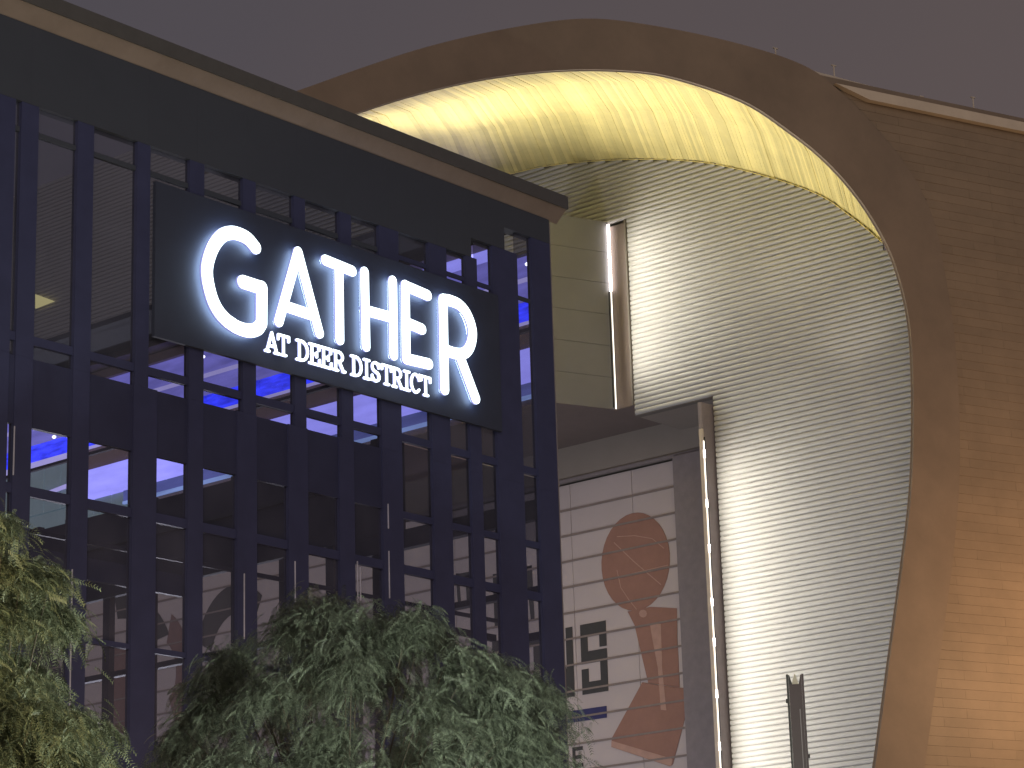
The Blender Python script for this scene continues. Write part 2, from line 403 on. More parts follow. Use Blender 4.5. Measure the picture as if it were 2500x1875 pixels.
band('dark_wall', 'umber', 31.4, 32.48, .15, Y0L, 89.0)
y = Y0L
while y < 98.5:
    wd = random.choice([.7, 1.1, 1.6, 2.2])
    ap(bx('blue_screen', MT['blue'], AR, 75.0, 75.3, y+.05, min(y+wd, 99)-.04, 32.52, 33.32)); y += wd
band('screen_backing', 'umber', 32.48, 33.36, .4)
band('edge_light', 'lilac_mid', 32.42, 32.5, -.02)
band('upper_glow_panel', 'lilac_dim', 33.36, 34.18, .1)
band('edge_light', 'lilac_mid', 34.2, 34.34, 0)
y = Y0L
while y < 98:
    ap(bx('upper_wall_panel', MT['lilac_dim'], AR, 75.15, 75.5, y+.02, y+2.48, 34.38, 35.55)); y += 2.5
band('glowing_soffit', 'lilac', 35.58, 36.0, 0, Y0L, 72.0)
band('dark_wall', 'umber', 35.58, 36.0, 0, 72.02, Y1L)
ap(bx('lobby_soffit', MT['under'], AR, 72.1, 76.5, 59.0, 99, 36.05, 36.2))
ap(MB().prism([on(86,718,'X',71.8), on(132,735,'X',71.8), on(86,753,'X',71.8)], (.05,0,0)).build('yellow_emissive_piece', MT['yellow'], AR))  # small yellow emissive piece on the upper wall
ap(MB().prism([on(35,686,'X',71.8), on(42,690,'X',71.8), on(40,775,'X',71.8), on(35,775,'X',71.8)], (.05,0,0)).build('yellow_emissive_piece', MT['yellow'], AR))
for (u, v_) in [(361,815),(496,870),(326,934),(132,1066),(1287,644)]:
    p = on(u, v_, 'X', 71.6)
    ap(MB().tube([p+np.array([.0,0,-.09]), p+np.array([0,0,-.05]), p, p+np.array([0,0,.06])], [.02,.08,.09,.03], 8).build('spotlight_bulb', MT['bulb'], AR))

# shell wall in bronze courses, right of the fold ----------------------------
foldz = [p[2] for p in COw]; foldw = [p@SW for p in COw]
fi = 50
fz = np.array(foldz[fi:])[::-1]; fw = np.array(foldw[fi:])[::-1]
ZR = 34.85
CH = .31; PL = 1.9
def wz(wc, z, off=0): p = SN*(SC+off)+SW*wc; return (p[0], p[1], z)
k = 0; z = 9.5
WEND = 58.6
while z < ZR-.05:
    z1 = min(z+CH, ZR); wl0 = float(np.interp(z, fz, fw)); wl1 = float(np.interp(z1, fz, fw))
    st = math.floor(min(wl0, wl1)/PL)*PL + (PL*.5 if k % 2 else 0) - PL
    a = st
    while a < WEND:
        b = a+PL; L0, L1 = max(a, wl0), max(a, wl1)
        if b > max(L0, L1)+.05:
            jj = random.uniform(-.003, .002)
            ap(MB().prism([wz(L0+.004, z+.002, -.021+jj), wz(b-.001, z+.002, -.021+jj), wz(b-.001, z1-.002, -.012+jj), wz(L1+.001, z1-.002, -.012+jj)], SN*.07).build('bronze_course', MT['course'], AR))
        a = b
    z = z1; k += 1
ap(MB().prism([wz(w_, z_, .02) for w_, z_ in zip(fw, fz)]+[wz(110, 34.8, .02), wz(110, 0, .02), wz(fw[0], 0, .02)], SN*.4).build('shell_wall', MT['shell'], AR))
# roof gutter and parapet on the right
gl = onp(2030, 214, SN, SC); gw = gl@SW
ap(MB().prism([wz(gw, 34.97, -.25), wz(gw+1.4, 34.62, -.25), wz(110, 34.62, -.25), wz(110, 34.97, -.25)], SN*.4).build('roof_gutter', MT['gutter'], AR))
pw = onp(1950, 160, SN, SC)@SW
ap(MB().prism([wz(pw, 35.05, .3), wz(110, 34.9, .3), wz(110, 35.32, .3), wz(pw, 35.42, .3)], SN*.3).build('roof_parapet', MT['shell'], AR))
ap(MB().prism([wz(pw, 35.38, .2), wz(pw+3.4, 35.30, .2), wz(pw+3.4, 35.36, .2), wz(pw, 35.52, .2)], SN*.2).build('parapet_cap', MT['gutter'], AR))
for px_, top in ((2035,160),(2250,236),(2375,238),(1893,118)):
    p = onp(px_, top, SN, SC+.4)
    ap(MB().tube([(p[0], p[1], 34.9), (p[0], p[1], p[2])], .028, 6).tube([(p[0]-.09,p[1]+.03,p[2]),(p[0]+.09,p[1]-.03,p[2])], .03, 6).build('roof_stanchion', MT['gutter'], AR))

# banner print ---------------------------------------------------------------
BN = thing('banner', 'printed wall banner with block letters NS and a terracotta trophy, behind the dark building corner', 'banner', (74.97, 58, 18))
def bpar(o): o.matrix_parent_inverse = Matrix.Translation((-74.97, -58, -18)); return o
def pr(poly, m, nm, d=.012, x=74.985): # poly in (Y,z)
    return bpar(MB().prism([(x, a, b) for a, b in poly], (-d, 0, 0)).build(nm, MT[m], BN))
def cp(u, v_, x=74.985): # crop coords of the banner survey
    p = on(1300+u*.4794, 1080+v_*.4794, 'X', x); return (p[1], p[2])
def glyph(rects, yl, z0, wd, ht, m='black', nm='letter'):
    mb = MB()
    for i, q in enumerate(rects):
        mb.prism([(74.985-.0006*i, yl-a*wd, z0+b*ht) for a, b in q], (-.012, 0, 0))
    return bpar(mb.build(nm, MT[m], BN))
def rc(a, b, c, d): return [(a, c), (b, c), (b, d), (a, d)]
T = .27; H = .17
G_ = {'S': [rc(0,1,1-H,1), rc(1-T,1,.64,1-H), rc(0,T,.5,1-H), rc(T,1,.5-H/2+.02,.5+H/2+.02), rc(0,T,.5-H/2+.02,.5), rc(1-T,1,H,.5-H/2+.02), rc(0,1-T,0,H), rc(1-T,1,0,H), rc(0,T,H,.36)],
 'N': [rc(0,T,0,1), rc(1-T,1,0,1), [(0,1),(T*1.15,1),(1,0),(1-T*1.15,0)]],
 'O': [rc(0,T,0,1), rc(1-T,1,0,1), rc(T,1-T,0,H), rc(T,1-T,1-H,1)],
 'I': [rc(.36,.64,0,1)],
 'P': [rc(0,T,0,1), rc(1-T,1,.42,1), rc(T,1-T,.42,.42+H), rc(T,1-T,1-H,1)],
 'M': [rc(0,.22,0,1), rc(.78,1,0,1), [(.22,1),(.22,.65),(.5,.3),(.5,.62)], [(.5,.62),(.5,.3),(.78,.65),(.78,1)]],
 'A': [rc(0,T,0,1), rc(1-T,1,0,1), rc(T,1-T,1-H,1), rc(T,1-T,.38,.38+H)],
 'H': [rc(0,T,0,1), rc(1-T,1,0,1), rc(T,1-T,.42,.58)],
 'C': [rc(0,T,0,1), rc(T,1,0,H), rc(T,1,1-H,1), rc(1-T,1,.66,1-H), rc(1-T,1,H,.34)],
 'E': [rc(0,T,0,1), rc(T,1,0,.18), rc(T,1,.82,1), rc(T,.85,.41,.59)]}
y = 60.14
for ch in 'SNOIPMAHC':
    glyph(G_[ch], y, 17.27, 1.24, 2.66); y += (1.62 if ch != 'I' else 1.3)
pr([(62.9,16.32),(59.02,16.28),(59.02,16.72),(62.9,16.76)], 'navy', 'underline_bar')
glyph(G_['E'], 60.73, 14.6, .50, .76)
# strokes of the upper line, seen through the glass
for a in [[(1113,1400),(1120,1400),(1126,1478),(1118,1478)], [(1113,1402),(1150,1395),(1150,1408),(1113,1415)], [(1136,1405),(1146,1403),(1149,1470),(1140,1472)],
          [(1203,1402),(1217,1400),(1215,1530),(1208,1530)], [(1283,1384),(1298,1382),(1305,1512),(1296,1513)], [(1280,1384),(1298,1380),(1298,1390),(1280,1394)]]:
    pr([tuple(on(u, v_, 'X', 74.98)[1:]) for u, v_ in a], 'black', 'letter_stroke')
# trophy: ball, body, base
ball = []
for i in range(36):
    th = 2*math.pi*i/36; u = 526+174*math.cos(th)+ -10*math.sin(th); v_ = 608+250*math.sin(th)
    ball.append(cp(u, v_))
pr(ball, 'terra', 'trophy_ball')
pr([cp(*q) for q in [(485,862),(600,838),(736,845),(738,1000),(745,1120),(750,1248),(590,1225),(560,1100),(520,930)]], 'terra', 'trophy_body', .010)
pr([cp(*q) for q in [(560,1222),(652,1238),(752,1249),(800,1253),(796,1335),(715,1640),(700,1650),(403,1552),(404,1508)]], 'terra', 'trophy_base', .014)
pr([cp(*q) for q in [(600,925),(655,925),(662,1150),(683,1365),(655,1362),(640,1150),(612,1000)]], 'terra_l', 'trophy_highlight', .006, 74.972)
pr([cp(*q) for q in [(404,1520),(715,1612),(708,1650),(403,1552)]], 'terra_l', 'trophy_highlight', .006, 74.968)
def lineprint(pts, wd, m='terra_l'):
    q = [np.array(on(1300+u*.4794, 1080+v_*.4794, 'X', 74.970)) for u, v_ in pts]
    for i in range(len(q)-1):
        t = q[i+1]-q[i]; n = np.array([0, -t[2], t[1]]); n = n/np.linalg.norm(n)*wd
        bpar(MB().prism([q[i]-n, q[i+1]-n, q[i+1]+n, q[i]+n], (-.004, 0, 0)).build('ball_seam', MT[m], BN))
lineprint([(415,510),(520,610),(655,725)], .018)
lineprint([(430,480),(520,475),(610,490),(670,540)], .014)
lineprint([(385,700),(520,665),(690,625)], .014)
lineprint([(430,650),(450,740),(490,800),(530,850)], .014)
pr([cp(565+20*math.cos(a), 872+20*math.sin(a)) for a in np.linspace(0, 2*math.pi, 12, endpoint=False)], 'terra_l', 'trophy_knob', .01, 74.97)
# round arches of the graphic further left, seen through the glass
def arch(cx, cy, rx, ry, th, a0, a1, m='black', nm='arch_graphic'):
    mb = MB(); A = np.linspace(R(a0), R(a1), 16)
    for i in range(15):
        P = []
        for a, r in ((A[i],1),(A[i+1],1),(A[i+1],1-th),(A[i],1-th)):
            P.append(tuple(on(cx+rx*r*math.cos(a), cy-ry*r*math.sin(a), 'X', 74.975)))
        mb.prism(P, (-.01, 0, 0))
    return bpar(mb.build(nm, MT[m], BN))
arch(96, 1690, 62, 112, .38, -30, 150)
arch(585, 1640, 110, 215, .33, 60, 160)
arch(300, 1600, 120, 150, .4, 20, 100)
arch(395, 1640, 70, 150, .5, -60, 70, 'brown')
pr([tuple(on(u, v_, 'X', 74.978)[1:]) for u, v_ in [(278,1585),(329,1560),(329,1790),(278,1790)]], 'brown', 'brown_graphic')

# arena lighting: grazing strips beside the ribs, uplights for the gold soffit, orange street light
def area(nm, loc, d, sx, sy, e, col, spread=180):
    l = bpy.data.lights.new(nm, 'AREA'); l.shape = 'RECTANGLE'; l.size = sx; l.size_y = sy; l.energy = e; l.color = col; l.spread = R(spread)
    o = bpy.data.objects.new(nm, l); link(o); o.location = loc; o.rotation_euler = Vector(d).to_track_quat('-Z', 'Y').to_euler(); return o
WARM = (1, .95, .80)
area('grazing_strip_light', (70.95, 54.95, 30.6), (.25, -1, 0), .05, 5.6, 150, WARM)
area('grazing_strip_light', (70.85, 51.25, 15.6), (.25, -1, 0), .05, 17.0, 480, WARM)
def spot(nm, loc, tgt, e, col, ang, blend=.6, r=.3):
    l = bpy.data.lights.new(nm, 'SPOT'); l.energy = e; l.color = col; l.spot_size = R(ang); l.spot_blend = blend; l.shadow_soft_size = r
    o = bpy.data.objects.new(nm, l); link(o); o.location = loc
    o.rotation_euler = (Vector(tgt)-Vector(loc)).to_track_quat('-Z', 'Y').to_euler(); return o
for (x_, y_, z_, e_) in ((70.2, 45.2, 23.5, 330), (69.8, 47.8, 25.5, 380), (68.6, 50.8, 27.5, 380), (66.4, 53.8, 28.5, 380), (63.4, 55.2, 28, 380), (59.5, 53.8, 26, 330)):
    area('soffit_uplight', (x_, y_, z_), (-.45, 0, 1), .5, .5, e_*.43, (1, .95, .80), 112)
def point(nm, loc, e, col, r=.3):
    l = bpy.data.lights.new(nm, 'POINT'); l.energy = e; l.color = col; l.shadow_soft_size = r
    o = bpy.data.objects.new(nm, l); link(o); o.location = loc; return o
hs = onp(3000, 1560, SN, SC-7)
point('orange_wall_light', tuple(hs), 2700, (1, .60, .30), .5)

# ------------------------------------------------------------------ dark glass building
GB = thing('glass_building', 'dark metal framed building with tall glass bays and flat overhanging roof', 'building', (35, 36, 0))
def gp(o): o.matrix_parent_inverse = Matrix.Translation((-35, -36, 0)); return o
def gb(nm, m, *a): return gp(bx(nm, MT[m], GB, *a))
YFc = 35.0; XC = 42.97
mull = [(26.35,27.66),(27.80,28.20),(29.13,29.52),(30.58,31.16),(31.95,32.33),(33.22,33.74),(34.60,35.14),(36.03,36.46),(37.30,37.90),(38.84,39.42),(40.06,40.42),(40.95,41.80),(42.31,XC)]
upper = {3:(30.60,30.93),5:(33.37,33.72),6:(34.79,35.11),7:(36.12,36.46)}
left = [(26.35-1.41*k-.4, 26.35-1.41*k) for k in range(1, 9)]
allm = sorted(left+mull)
for (a, b) in allm:
    i = mull.index((a, b)) if (a, b) in mull else -1
    a2, b2 = upper.get(i, (a, b))
    gb('mullion', 'frame', a, b, YFc-.06, YFc+.08, .14, 15.15)
    gb('mullion', 'frame', a2, b2, YFc-.06, YFc+.08, 15.152, 20.98 if a > 42 else 20.45 if a > 40.5 else 20.0)
openings = [(allm[i][1], allm[i+1][0]) for i in range(len(allm)-1)]
def hb(x): return 20.98 if x > 41.38 else 20.45 if x > 40.24 else 20.0
for (a, b) in openings:
    ua = [upper[mull.index(m)][1] for m in mull if m[1] == a and mull.index(m) in upper]; ub = [upper[mull.index(m)][0] for m in mull if m[0] == b and mull.index(m) in upper]
    ua = ua[0] if ua else a; ub = ub[0] if ub else b
    right = a > 37.5
    if right:
        gb('spandrel_glass', 'glass_dark', a, b, YFc+.02, YFc+.04, 13.9, 15.38)
        gb('transom', 'frame', a, b, YFc-.03, YFc+.06, 13.78, 13.92)
    else:
        gb('spandrel_panel', 'spandrel', a, b, YFc-.02, YFc+.07, 13.88, 15.15)
        gb('window_pane', 'glass_up', ua, ub, YFc+.02, YFc+.04, 15.15, 15.42)
    gb('transom', 'frame', ua, ub, YFc-.03, YFc+.06, 15.42, 15.58)
    gb('window_pane', 'glass_up', ua, ub, YFc+.02, YFc+.04, 15.58, 19.42)
    if ua < 37.9: gb('transom', 'header', ua, ub, YFc-.01, YFc+.06, 19.42, 19.52)
    else: gb('transom', 'header', ua, ub, YFc+.018, YFc+.042, 19.42, 19.52) if ua > 41 else gb('glazing_bar', 'frame', ua, ub, YFc+.01, YFc+.05, 19.42, 19.52)
    gb('window_pane', 'glass_up', ua, ub, YFc+.02, YFc+.04, 19.52, hb(ua+.3))
    gb('window_pane', 'glass', a, b, YFc+.02, YFc+.04, 12.80, 13.80 if right else 13.88)
    gb('transom', 'frame', a, b, YFc-.03, YFc+.06, 12.62, 12.80)
    gb('window_pane', 'glass', a, b, YFc+.02, YFc+.04, 10.27, 12.62)
    gb('transom', 'frame', a, b, YFc-.03, YFc+.06, 10.17, 10.27)
    gb('window_pane', 'glass', a, b, YFc+.02, YFc+.04, 8.56, 10.17)
    gb('spandrel_panel', 'spandrel', a, b, YFc-.02, YFc+.07, 7.3, 8.56)
    gb('window_pane', 'glass', a, b, YFc+.02, YFc+.04, .14, 7.3)
hx = [14.0] + [(a+b)/2 for a, b in allm if a > 14.5]
hx[-1] = XC
for a, b in zip(hx, hx[1:]): gb('header_panel', 'header', a+.0008, b-.0008, YFc-.065, YFc+.2, hb((a+b)/2)+.002, 21.56)
# a handrail behind the glass
gb('handrail', 'frame_in', 15, 42.2, YFc+.5, YFc+.56, 12.12, 12.2)
gb('handrail', 'frame_in', 40.42, 42.2, YFc+1.2, YFc+1.3, 11.9, 12.05)
for a, b in ((26.35, XC),): pass
gb('header_cap', 'header', 14, XC, YFc-.021, YFc+.21, 21.621, 21.66) if False else None
# side wall facing the arena: columns and beams
sidepx = [20, 93, 172, 269, 373, 472, 582, 700, 815, 930, 1240]
for pxx in sidepx:
    p = on(pxx, 1500, 'X', 42.9); gb('side_column', 'frame_in', 42.77, 42.95, p[1]-.13, p[1]+.13, .14, 17.4)
p = on(269, 800, 'X', 42.9)
gb('side_beam', 'frame_in', 42.72, 42.92, 39.5, 60, 15.05, 17.28)
gb('side_beam', 'frame_in', 42.72, 42.92, 35.1, 41.5, 14.6, 15.04)
gb('lower_beam', 'frame', 27.66, 32.0, YFc+.10, YFc+.2, 11.35, 11.75)
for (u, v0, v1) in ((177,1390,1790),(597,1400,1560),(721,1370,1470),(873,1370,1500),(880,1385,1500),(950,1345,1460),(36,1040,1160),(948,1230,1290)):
    q0 = on(u, v0, 'Y', YFc-.08); q1 = on(u, v1, 'Y', YFc-.08); gb('light_sliver', 'strip', q0[0]-.007, q0[0]+.007, YFc-.085, YFc-.061, q1[2], q0[2])  # pale slivers painted where light shows through narrow gaps
gb('beam_ledge', 'header', 42.62, 42.72, 41.5, 60, 16.36, 16.44)
gb('beam_ledge', 'header', 42.60, 42.72, 42, 60, 15.0, 15.07)
gb('side_beam', 'frame_in', 42.74, 42.92, 35.1, 60, 12.96, 13.1)
gb('side_beam', 'frame_in', 42.74, 42.92, 35.1, 36.6, 11.9, 12.08)
gb('side_beam', 'frame_in', 42.74, 42.92, 35.1, 60, 7.6, 8.5)
gb('side_beam', 'frame_in', 42.74, 42.92, 35.1, 36.6, 10.6, 10.9)
gb('rear_wall', 'frame_in', 14, 42.9, 60, 60.3, .14, 20)
gb('west_wall', 'frame_in', 13.9, 14.2, 35.1, 60, .14, 21)
gb('corner_trim', 'trim', XC+.002, XC+.05, YFc-.05, YFc+.05, .14, 21.5)
gb('side_rail', 'frame_in', 42.8, 42.9, 35.1, 59, 19.0, 19.08)
gb('roof_beam', 'frame_in', 40.6, 40.7, 37, 59, 19.1, 19.2) if False else None
# roof: overhang ring with fascia and lit underside
OV = .36
gb('roof_slab', 'header', 14, XC+OV-.03, YFc-OV+.03, YFc+1.5, 21.86, 22.0)
gb('roof_slab', 'header', XC-1.4, XC+OV-.03, YFc+1.5, 60, 21.86, 22.0)
gp(MB().prism([(14, YFc-OV+.03, 21.84), (14, YFc-OV+.03, 21.855), (14, YFc-.02, 21.57), (14, YFc-.02, 21.55)], (XC+OV-.03-14, 0, 0)).build('eave_panel', MT['eave'], GB))
gp(MB().prism([(XC+OV-.03, YFc, 21.84), (XC+OV-.03, YFc, 21.855), (XC+.05, YFc, 21.57), (XC+.05, YFc, 21.55)], (0, 25, 0)).build('eave_panel', MT['eave'], GB))
gb('roof_fascia', 'fascia', 14, XC+OV, YFc-OV, YFc-OV+.03, 21.83, 22.14)
gb('roof_fascia', 'fascia', XC+OV-.03, XC+OV, YFc-OV+.03, 60, 21.83, 22.14)

# ------------------------------------------------------------------ illuminated sign
SG = thing('illuminated_sign', 'glowing white letters reading GATHER AT DEER DISTRICT on the dark glass facade', 'sign', (36, 34.8, 17.5))
def sp(o): o.matrix_parent_inverse = Matrix.Translation((-36, -34.8, -17.5)); return o
sp(bx('backing_panel', MT['signboard'], SG, 31.0, 41.02, 34.86, 34.94, 16.17, 19.28))
YS = 34.70
def sw(u, v_): p = on(450+u/2.765, 500+v_/2.765, 'Y', YS); return np.array([p[0], p[2]])
def smoothpts(pts, n=6): return [q for q in crom(pts, n)]
def stroke_outline(P, w):
    """ribbon with rounded ends around a polyline in the (X,Z) plane -> list of convex quads and end discs"""
    out = []
    for i in range(len(P)-1):
        t = P[i+1]-P[i]; L_ = np.linalg.norm(t)
        if L_ < 1e-6: continue
        t /= L_; n = np.array([-t[1], t[0]])*w/2
        out.append([P[i]+n, P[i]-n, P[i+1]-n, P[i+1]+n])
    for p in P: out.append([p+w/2*np.array([math.cos(a), math.sin(a)]) for a in np.linspace(0, 2*math.pi, 14, endpoint=False)])
    return out
def letter(strokes, w, nm='letter', depth=.03, halo=True):
    fa = MB(); sd_ = MB(); k = 0
    for st in strokes:
        ww = w
        P = [np.array(p) for p in st]
        for q in stroke_outline(P, ww):
            k += 1; yo = YS - .0004*(k % 40)
            fa.prism([(p[0], yo, p[1]) for p in q], (0, -.02, 0))
    ha = MB()
    for st in strokes:
        P = [np.array(p) for p in st]
        for q in stroke_outline(P, w+(.012 if halo else .004)):
            k += 1; yo = YS+.004+.0003*(k % 40)
            sd_.prism([(p[0], yo, p[1]) for p in q], (0, depth, 0))
        for q in (stroke_outline(P, w*.8) if halo else []):
            k += 1; yo = YS+.05+.0003*(k % 40)
            ha.prism([(p[0], yo, p[1]) for p in q], (0, .012, 0))
    o = sp(fa.build(nm, MT['sign'], SG))
    s2 = sd_.build('letter_return', MT['sign_side'], o); s2.matrix_parent_inverse = Matrix.Identity(4)
    if halo: s3 = ha.build('glare_glow', MT['halo'], o); s3.matrix_parent_inverse = Matrix.Identity(4)  # hidden rear plates added to spread a glare-like glow on the panel
    return o
U = lambda L_: [sw(*p) for p in L_]
G1 = smoothpts([sw(*p) for p in [(478,288),(430,232),(370,200),(310,190),(245,215),(185,300),(150,430),(165,560),(205,680),(270,770),(350,825),(430,850),(490,838),(518,800)]], 4)
letter([G1, U([(518,800),(520,560)]), U([(518,562),(392,522)])], .275)
letter([U([(636,788),(766,320)]), U([(766,320),(910,866)]), U([(694,690),(850,742)])], .225)
letter([U([(950,374),(1132,448)]), U([(1042,412),(1048,910)])], .225)
letter([U([(1215,455),(1225,955)]), U([(1405,515),(1412,1015)]), U([(1218,712),(1408,764)])], .225)
letter([U([(1490,545),(1497,1040)]), U([(1490,548),(1640,612)]), U([(1494,794),(1602,840)]), U([(1497,1040),(1648,1075)])], .235)
Rb = smoothpts([sw(*p) for p in [(1745,640),(1800,650),(1860,680),(1910,745),(1942,850),(1930,945),(1890,1000),(1830,1005),(1752,980)]], 4)
letter([U([(1745,640),(1756,1245)]), Rb, U([(1852,1010),(1963,1308)])], .25)
# small slab-serif line
zb = (sw(575,1000)[1]+sw(1640,1293)[1])/2
hL = .44
def slab(ch, x0, wd):
    h = hL; s = .05; w2 = wd; X = lambda a: x0+a*w2; Z = lambda b: zb+b*h
    v = lambda a: [np.array([X(a), Z(.06)]), np.array([X(a), Z(.94)])]
    hz = lambda a, b, c: [np.array([X(a), Z(c)]), np.array([X(b), Z(c)])]
    arc = lambda cx, cz, rx, rz, a0, a1, n=8: [np.array([X(cx+rx*math.cos(R(t))), Z(cz+rz*math.sin(R(t)))]) for t in np.linspace(a0, a1, n)]
    D = {'A': [[np.array([X(.12),Z(.05)]), np.array([X(.48),Z(.95)])], [np.array([X(.48),Z(.95)]), np.array([X(.86),Z(.05)])], hz(.3,.7,.32), hz(-.02,.28,.04), hz(.7,1.02,.04)],
         'T': [v(.5), hz(.04,.96,.95), [np.array([X(.04),Z(.95)]), np.array([X(.04),Z(.74)])], [np.array([X(.96),Z(.95)]), np.array([X(.96),Z(.74)])], hz(.3,.7,.05)],
         'D': [v(.25), hz(.02,.45,.95), hz(.02,.45,.05), arc(.42,.5,.5,.45,90,-90,10)],
         'E': [v(.25), hz(.02,.88,.95), hz(.02,.9,.05), hz(.25,.66,.5), [np.array([X(.88),Z(.95)]), np.array([X(.88),Z(.74)])], [np.array([X(.92),Z(.05)]), np.array([X(.92),Z(.28)])], [np.array([X(.66),Z(.4)]), np.array([X(.66),Z(.6)])]],
         'R': [v(.25), hz(.02,.5,.95), hz(.05,.42,.05), arc(.48,.72,.34,.23,90,-90,8), hz(.25,.5,.48), [np.array([X(.52),Z(.48)]), np.array([X(.86),Z(.06)])], hz(.82,1.0,.05)],
         'I': [v(.5), hz(.15,.85,.95), hz(.15,.85,.05)],
         'S': [arc(.5,.73,.36,.22,20,270,10), arc(.5,.27,.38,.22,90,-160,10), [np.array([X(.86),Z(.92)]), np.array([X(.86),Z(.72)])], [np.array([X(.12),Z(.08)]), np.array([X(.12),Z(.3)])]],
         'C': [arc(.54,.5,.42,.45,40,320,14), [np.array([X(.9),Z(.95)]), np.array([X(.9),Z(.68)])]]}
    return D[ch]
cent = [('A',595),('T',672),('D',800),('E',883),('E',962),('R',1045),('D',1165),('I',1232),('S',1292),('T',1368),('R',1440),('I',1503),('C',1560),('T',1632)]
for ch, u in cent:
    xc = sw(u, 950+(u-600)*.3)[0]; wd = {'I':.26,'A':.40,'R':.38,'D':.37,'S':.31,'C':.35}.get(ch, .35)*(1.0 if u < 1100 else .96)
    letter(slab(ch, xc-wd/2, wd*.90), .052, depth=.012, halo=False)
# small fixings of the sign light
0 and area('sign_wash_light', (36.2, 33.9, 17.7), (0, 1, 0), 6.0, 1.6, 14, (.6,.75,1))

# ------------------------------------------------------------------ fill lamps added on street poles, out of view
def fill_lamp(x, y, lab, e, col):  # unseen lamp added to brighten trees
    t = thing('fill_lamp', lab, 'fill lamp', (x, y, .14), 'added fill lamps')
    MB().tube([(0,0,0),(0,0,.5),(0,0,3.7)], [.1,.08,.05], 10).build('pole', MT['post_dark'], t)
    MB().tube([(0,0,3.7),(0,0,3.75),(0,0,3.8)], [.06,.28,.3], 12).build('lamp_head', MT['post_dark'], t)
    l = bpy.data.lights.new('lamp_light', 'POINT'); l.energy = e; l.color = col; l.shadow_soft_size = .15
    o = bpy.data.objects.new('lamp_light', l); link(o, t); o.location = (0, 0, 4.05)
    return t
fill_lamp(10.5, 19.5, 'added fill lamp at the left end of the kerb, nearest the left tree', 2500, (1, .86, .50))
fill_lamp(20.5, 16.0, 'added fill lamp on the near side of the middle tree', 3600, (.92, 1, .85))
fill_lamp(50, 58, 'added fill lamp in the plaza behind the glass building, nearer the banner', 5600, (.92, .92, 1))
fill_lamp(48, 76, 'added fill lamp in the plaza behind the glass building, far end', 5600, (.92, .92, 1))
fill_lamp(27.5, 29.5, 'added fill lamp in the middle of the kerb before the facade', 500, (1, .72, .45))
fill_lamp(37.5, 31.0, 'added fill lamp by the right corner of the glass building', 420, (1, .70, .45))

# ------------------------------------------------------------------ dark square post in front of the ribbed wall
pp = at(1940, 1648, 40); az = YAW - R(6)
PT = thing('lamp_post', 'dark maroon square lamp post with notched top and small pale cap, before the ribbed wall', 'lamp post', (float(pp[0]), float(pp[1]), 0))
PT.rotation_euler = (0, 0, az-math.pi/2)
zt = float(pp[2])
bx('post_shaft', MT['post'], PT, -.10, .10, -.10, .10, .14, zt-.16)
bx('side_cheek', MT['post_dark'], PT, -.135, -.102, -.09, .09, .14, zt)
bx('side_cheek', MT['post'], PT, .102, .135, -.09, .09, .14, zt)
MB().prism([(-.10,-.091,zt-.158),(-.045,-.091,zt-.158),(-.085,-.091,zt-.01),(-.10,-.091,zt-.01)], (0,.18,0)).build('notch_bracket', MT['post_dark'], PT)
MB().prism([(.10,-.091,zt-.158),(.055,-.091,zt-.158),(.085,-.091,zt-.01),(.10,-.091,zt-.01)], (0,.18,0)).build('notch_bracket', MT['post'], PT)
MB().add([(-.055,-.055,zt-.158),(.055,-.055,zt-.158),(.055,.055,zt-.158),(-.055,.055,zt-.158),(-.018,-.018,zt-.02),(.018,-.018,zt-.02),(.018,.018,zt-.02),(-.018,.018,zt-.02),(0,0,zt+.03)],
         [(0,1,5,4),(1,2,6,5),(2,3,7,6),(3,0,4,7),(4,5,8),(5,6,8),(6,7,8),(7,4,8)]).build('cap_finial', MT['post_light'], PT)
bx('light_slot', MT['trim'], PT, .045, .058, -.108, -.101, .14, zt-.55)
MB().tube([(-.16,0,zt-.40),(-.135,0,zt-.40)], .035, 8).build('side_knob', MT['post_dark'], PT)
MB().tube([(.135,0,zt-1.27),(.16,0,zt-1.27)], .03, 8).build('side_knob', MT['post_dark'], PT)

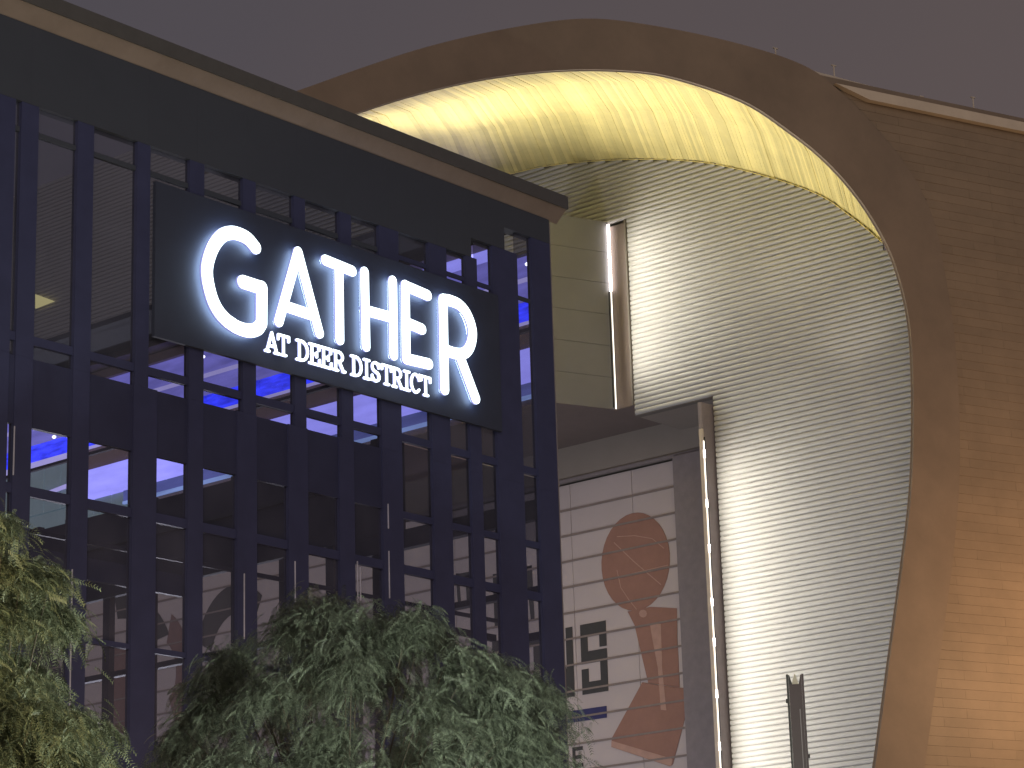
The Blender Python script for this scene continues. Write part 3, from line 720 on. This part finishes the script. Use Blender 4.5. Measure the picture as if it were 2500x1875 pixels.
# ------------------------------------------------------------------ trees (honey locusts)
def frond_template():
    vs = []; fs = []
    n = 10; Ln = .22
    for i in range(n):
        t = (i+.6)/n; x = Ln*t; z = -.55*Ln*t*t
        for s in (-1, 1):
            l = .034*(1-.45*abs(t-.45)); wd = .0065
            a = np.array([x, 0, z]); tip = np.array([x+.35*l, s*l, z-.35*l]); dx = np.array([wd, 0, 0])
            k = len(vs); vs += [a-dx, a+dx*.6, tip+dx*.8, tip-dx*.6]; fs.append((k, k+1, k+2, k+3))
    return np.array(vs), fs
FV, FF = frond_template()
def tree(name, label, outline, ybot, dist, depth, base, nf, mname, nclump, seed, sprays=(), szr=(.16, .38)):
    r = np.random.default_rng(seed)
    t = thing(name, label, 'tree', (float(base[0]), float(base[1]), .14))
    xs = np.array([p[0] for p in outline], float); ys = np.array([p[1] for p in outline], float)
    # clump centres in the crown volume
    cl = []
    while len(cl) < nclump:
        u = r.uniform(xs[0], xs[-1]); top = np.interp(u, xs, ys); v_ = top + (ybot-top)*r.uniform(0, 1)**1.15 + 12
        d = dist + depth*r.uniform(-1, 1)*min(1, .35+(v_-top)/260)
        cl.append(at(u, v_, d))
    for (u0, v0, u1, v1, th, n_) in sprays:
        d0 = dist + r.uniform(-.8, .8)*depth
        for q in range(n_):
            t_ = (q+r.random())/n_
            cl.append(at(u0+(u1-u0)*t_, v0+(v1-v0)*(.35*t_+.65*t_**2.6)+th*r.uniform(0, 1)*(1-.6*t_), d0+r.uniform(-.4, .4)*depth))
    nclump = len(cl)
    V = []; F = []; k = 0; per = nf//nclump
    bl = np.array([base[0], base[1], .14])
    for c in cl:
        out = np.array([c[0]-base[0], c[1]-base[1], 0]); out /= (np.linalg.norm(out)+1e-6); az0 = math.atan2(out[1], out[0])
        size = r.uniform(*szr)
        for _ in range(per):
            az_ = r.normal(az0, 1.5); dro = r.uniform(-.1, .9); sc = r.uniform(.7, 1.25)
            off = r.normal(0, 1, 3)*np.array([size, size, size*.45])
            off[2] -= .35*(off[0]**2+off[1]**2)/size
            ca, sa = math.cos(az_), math.sin(az_); cd, sd2 = math.cos(dro), math.sin(dro)
            rl = r.normal(0, .4); cr, sr = math.cos(rl), math.sin(rl)
            Rz = np.array([[ca,-sa,0],[sa,ca,0],[0,0,1]]); Ry = np.array([[cd,0,sd2],[0,1,0],[-sd2,0,cd]]); Rx = np.array([[1,0,0],[0,cr,-sr],[0,sr,cr]])
            P = (FV*sc)@(Rz@Ry@Rx).T + c + off
            V.append(P); F += [tuple(i+k for i in f) for f in FF]; k += len(FV)
    V = np.vstack(V) - np.array([base[0], base[1], .14])
    me = bpy.data.meshes.new('crown'); me.from_pydata(V.tolist(), [], F); me.materials.append(MT[mname])
    o = bpy.data.objects.new('crown', me); link(o, t)
    # trunk, limbs
    zc = min(c[2] for c in cl)
    tr = MB().tube([(0,0,0),(.03,.02,1.2),(-.02,.05,2.4),(.02,0,zc-1.6)], [.17,.13,.11,.09], 10); tr.build('trunk', MT['bark'], t, True)
    for c in cl[::3]:
        p = c-np.array([base[0], base[1], .14]); s0 = np.array([0,0,zc-1.6-.3*r.random()])
        m1 = s0*.45+p*.55+np.array([0,0,.35]); m2 = s0*.2+p*.8+np.array([0,0,.22])
        MB().tube([s0, s0*.75+p*.25+np.array([0,0,.25]), m1, m2, p], [.03,.02,.012,.008,.004], 5).build('branch', MT['bark'], t, True)
    return t
cb = at(840, 1700, 34)
tree('honey_locust', 'wide feathery green tree in the middle, in front of the glass building', [(390,1850),(430,1790),(490,1710),(550,1640),(610,1580),(660,1510),(720,1455),(800,1450),(870,1465),(950,1480),(1010,1500),(1050,1590),(1110,1610),(1200,1630),(1260,1660),(1290,1740),(1310,1830),(1330,1900)], 2050, 34, 2.2, cb, 29000, 'leaf_b', 210, 3, sprays=[(1100,1560,1240,1660,40,8),(1200,1610,1365,1720,40,10),(1180,1700,1350,1800,50,8),(600,1560,490,1670,40,8),(540,1690,430,1790,40,8),(700,1450,860,1470,40,8),(980,1470,1080,1560,40,7),(1200,1780,1370,1890,60,8)], szr=(.13, .30))
lb = at(-60, 1700, 27)
tree('honey_locust', 'yellow-green feathery tree at the left edge with drooping layered sprays', [(-520,1420),(-350,1380),(-200,1400),(-90,1480),(-40,1560),(0,1640),(60,1740),(110,1800),(150,1850)], 2020, 27, 1.2, lb, 21000, 'leaf_a', 90, 5,
     sprays=[(-160,1240,25,1262,25,7),(-180,1310,85,1360,55,14),(-100,1350,140,1395,30,10),(-200,1430,100,1480,70,16),(0,1450,168,1495,30,9),(-200,1570,60,1620,70,14),(-40,1590,112,1640,35,8),(-100,1680,190,1750,60,14),(0,1690,235,1760,25,9),(-60,1780,280,1860,70,16)], szr=(.09, .19))
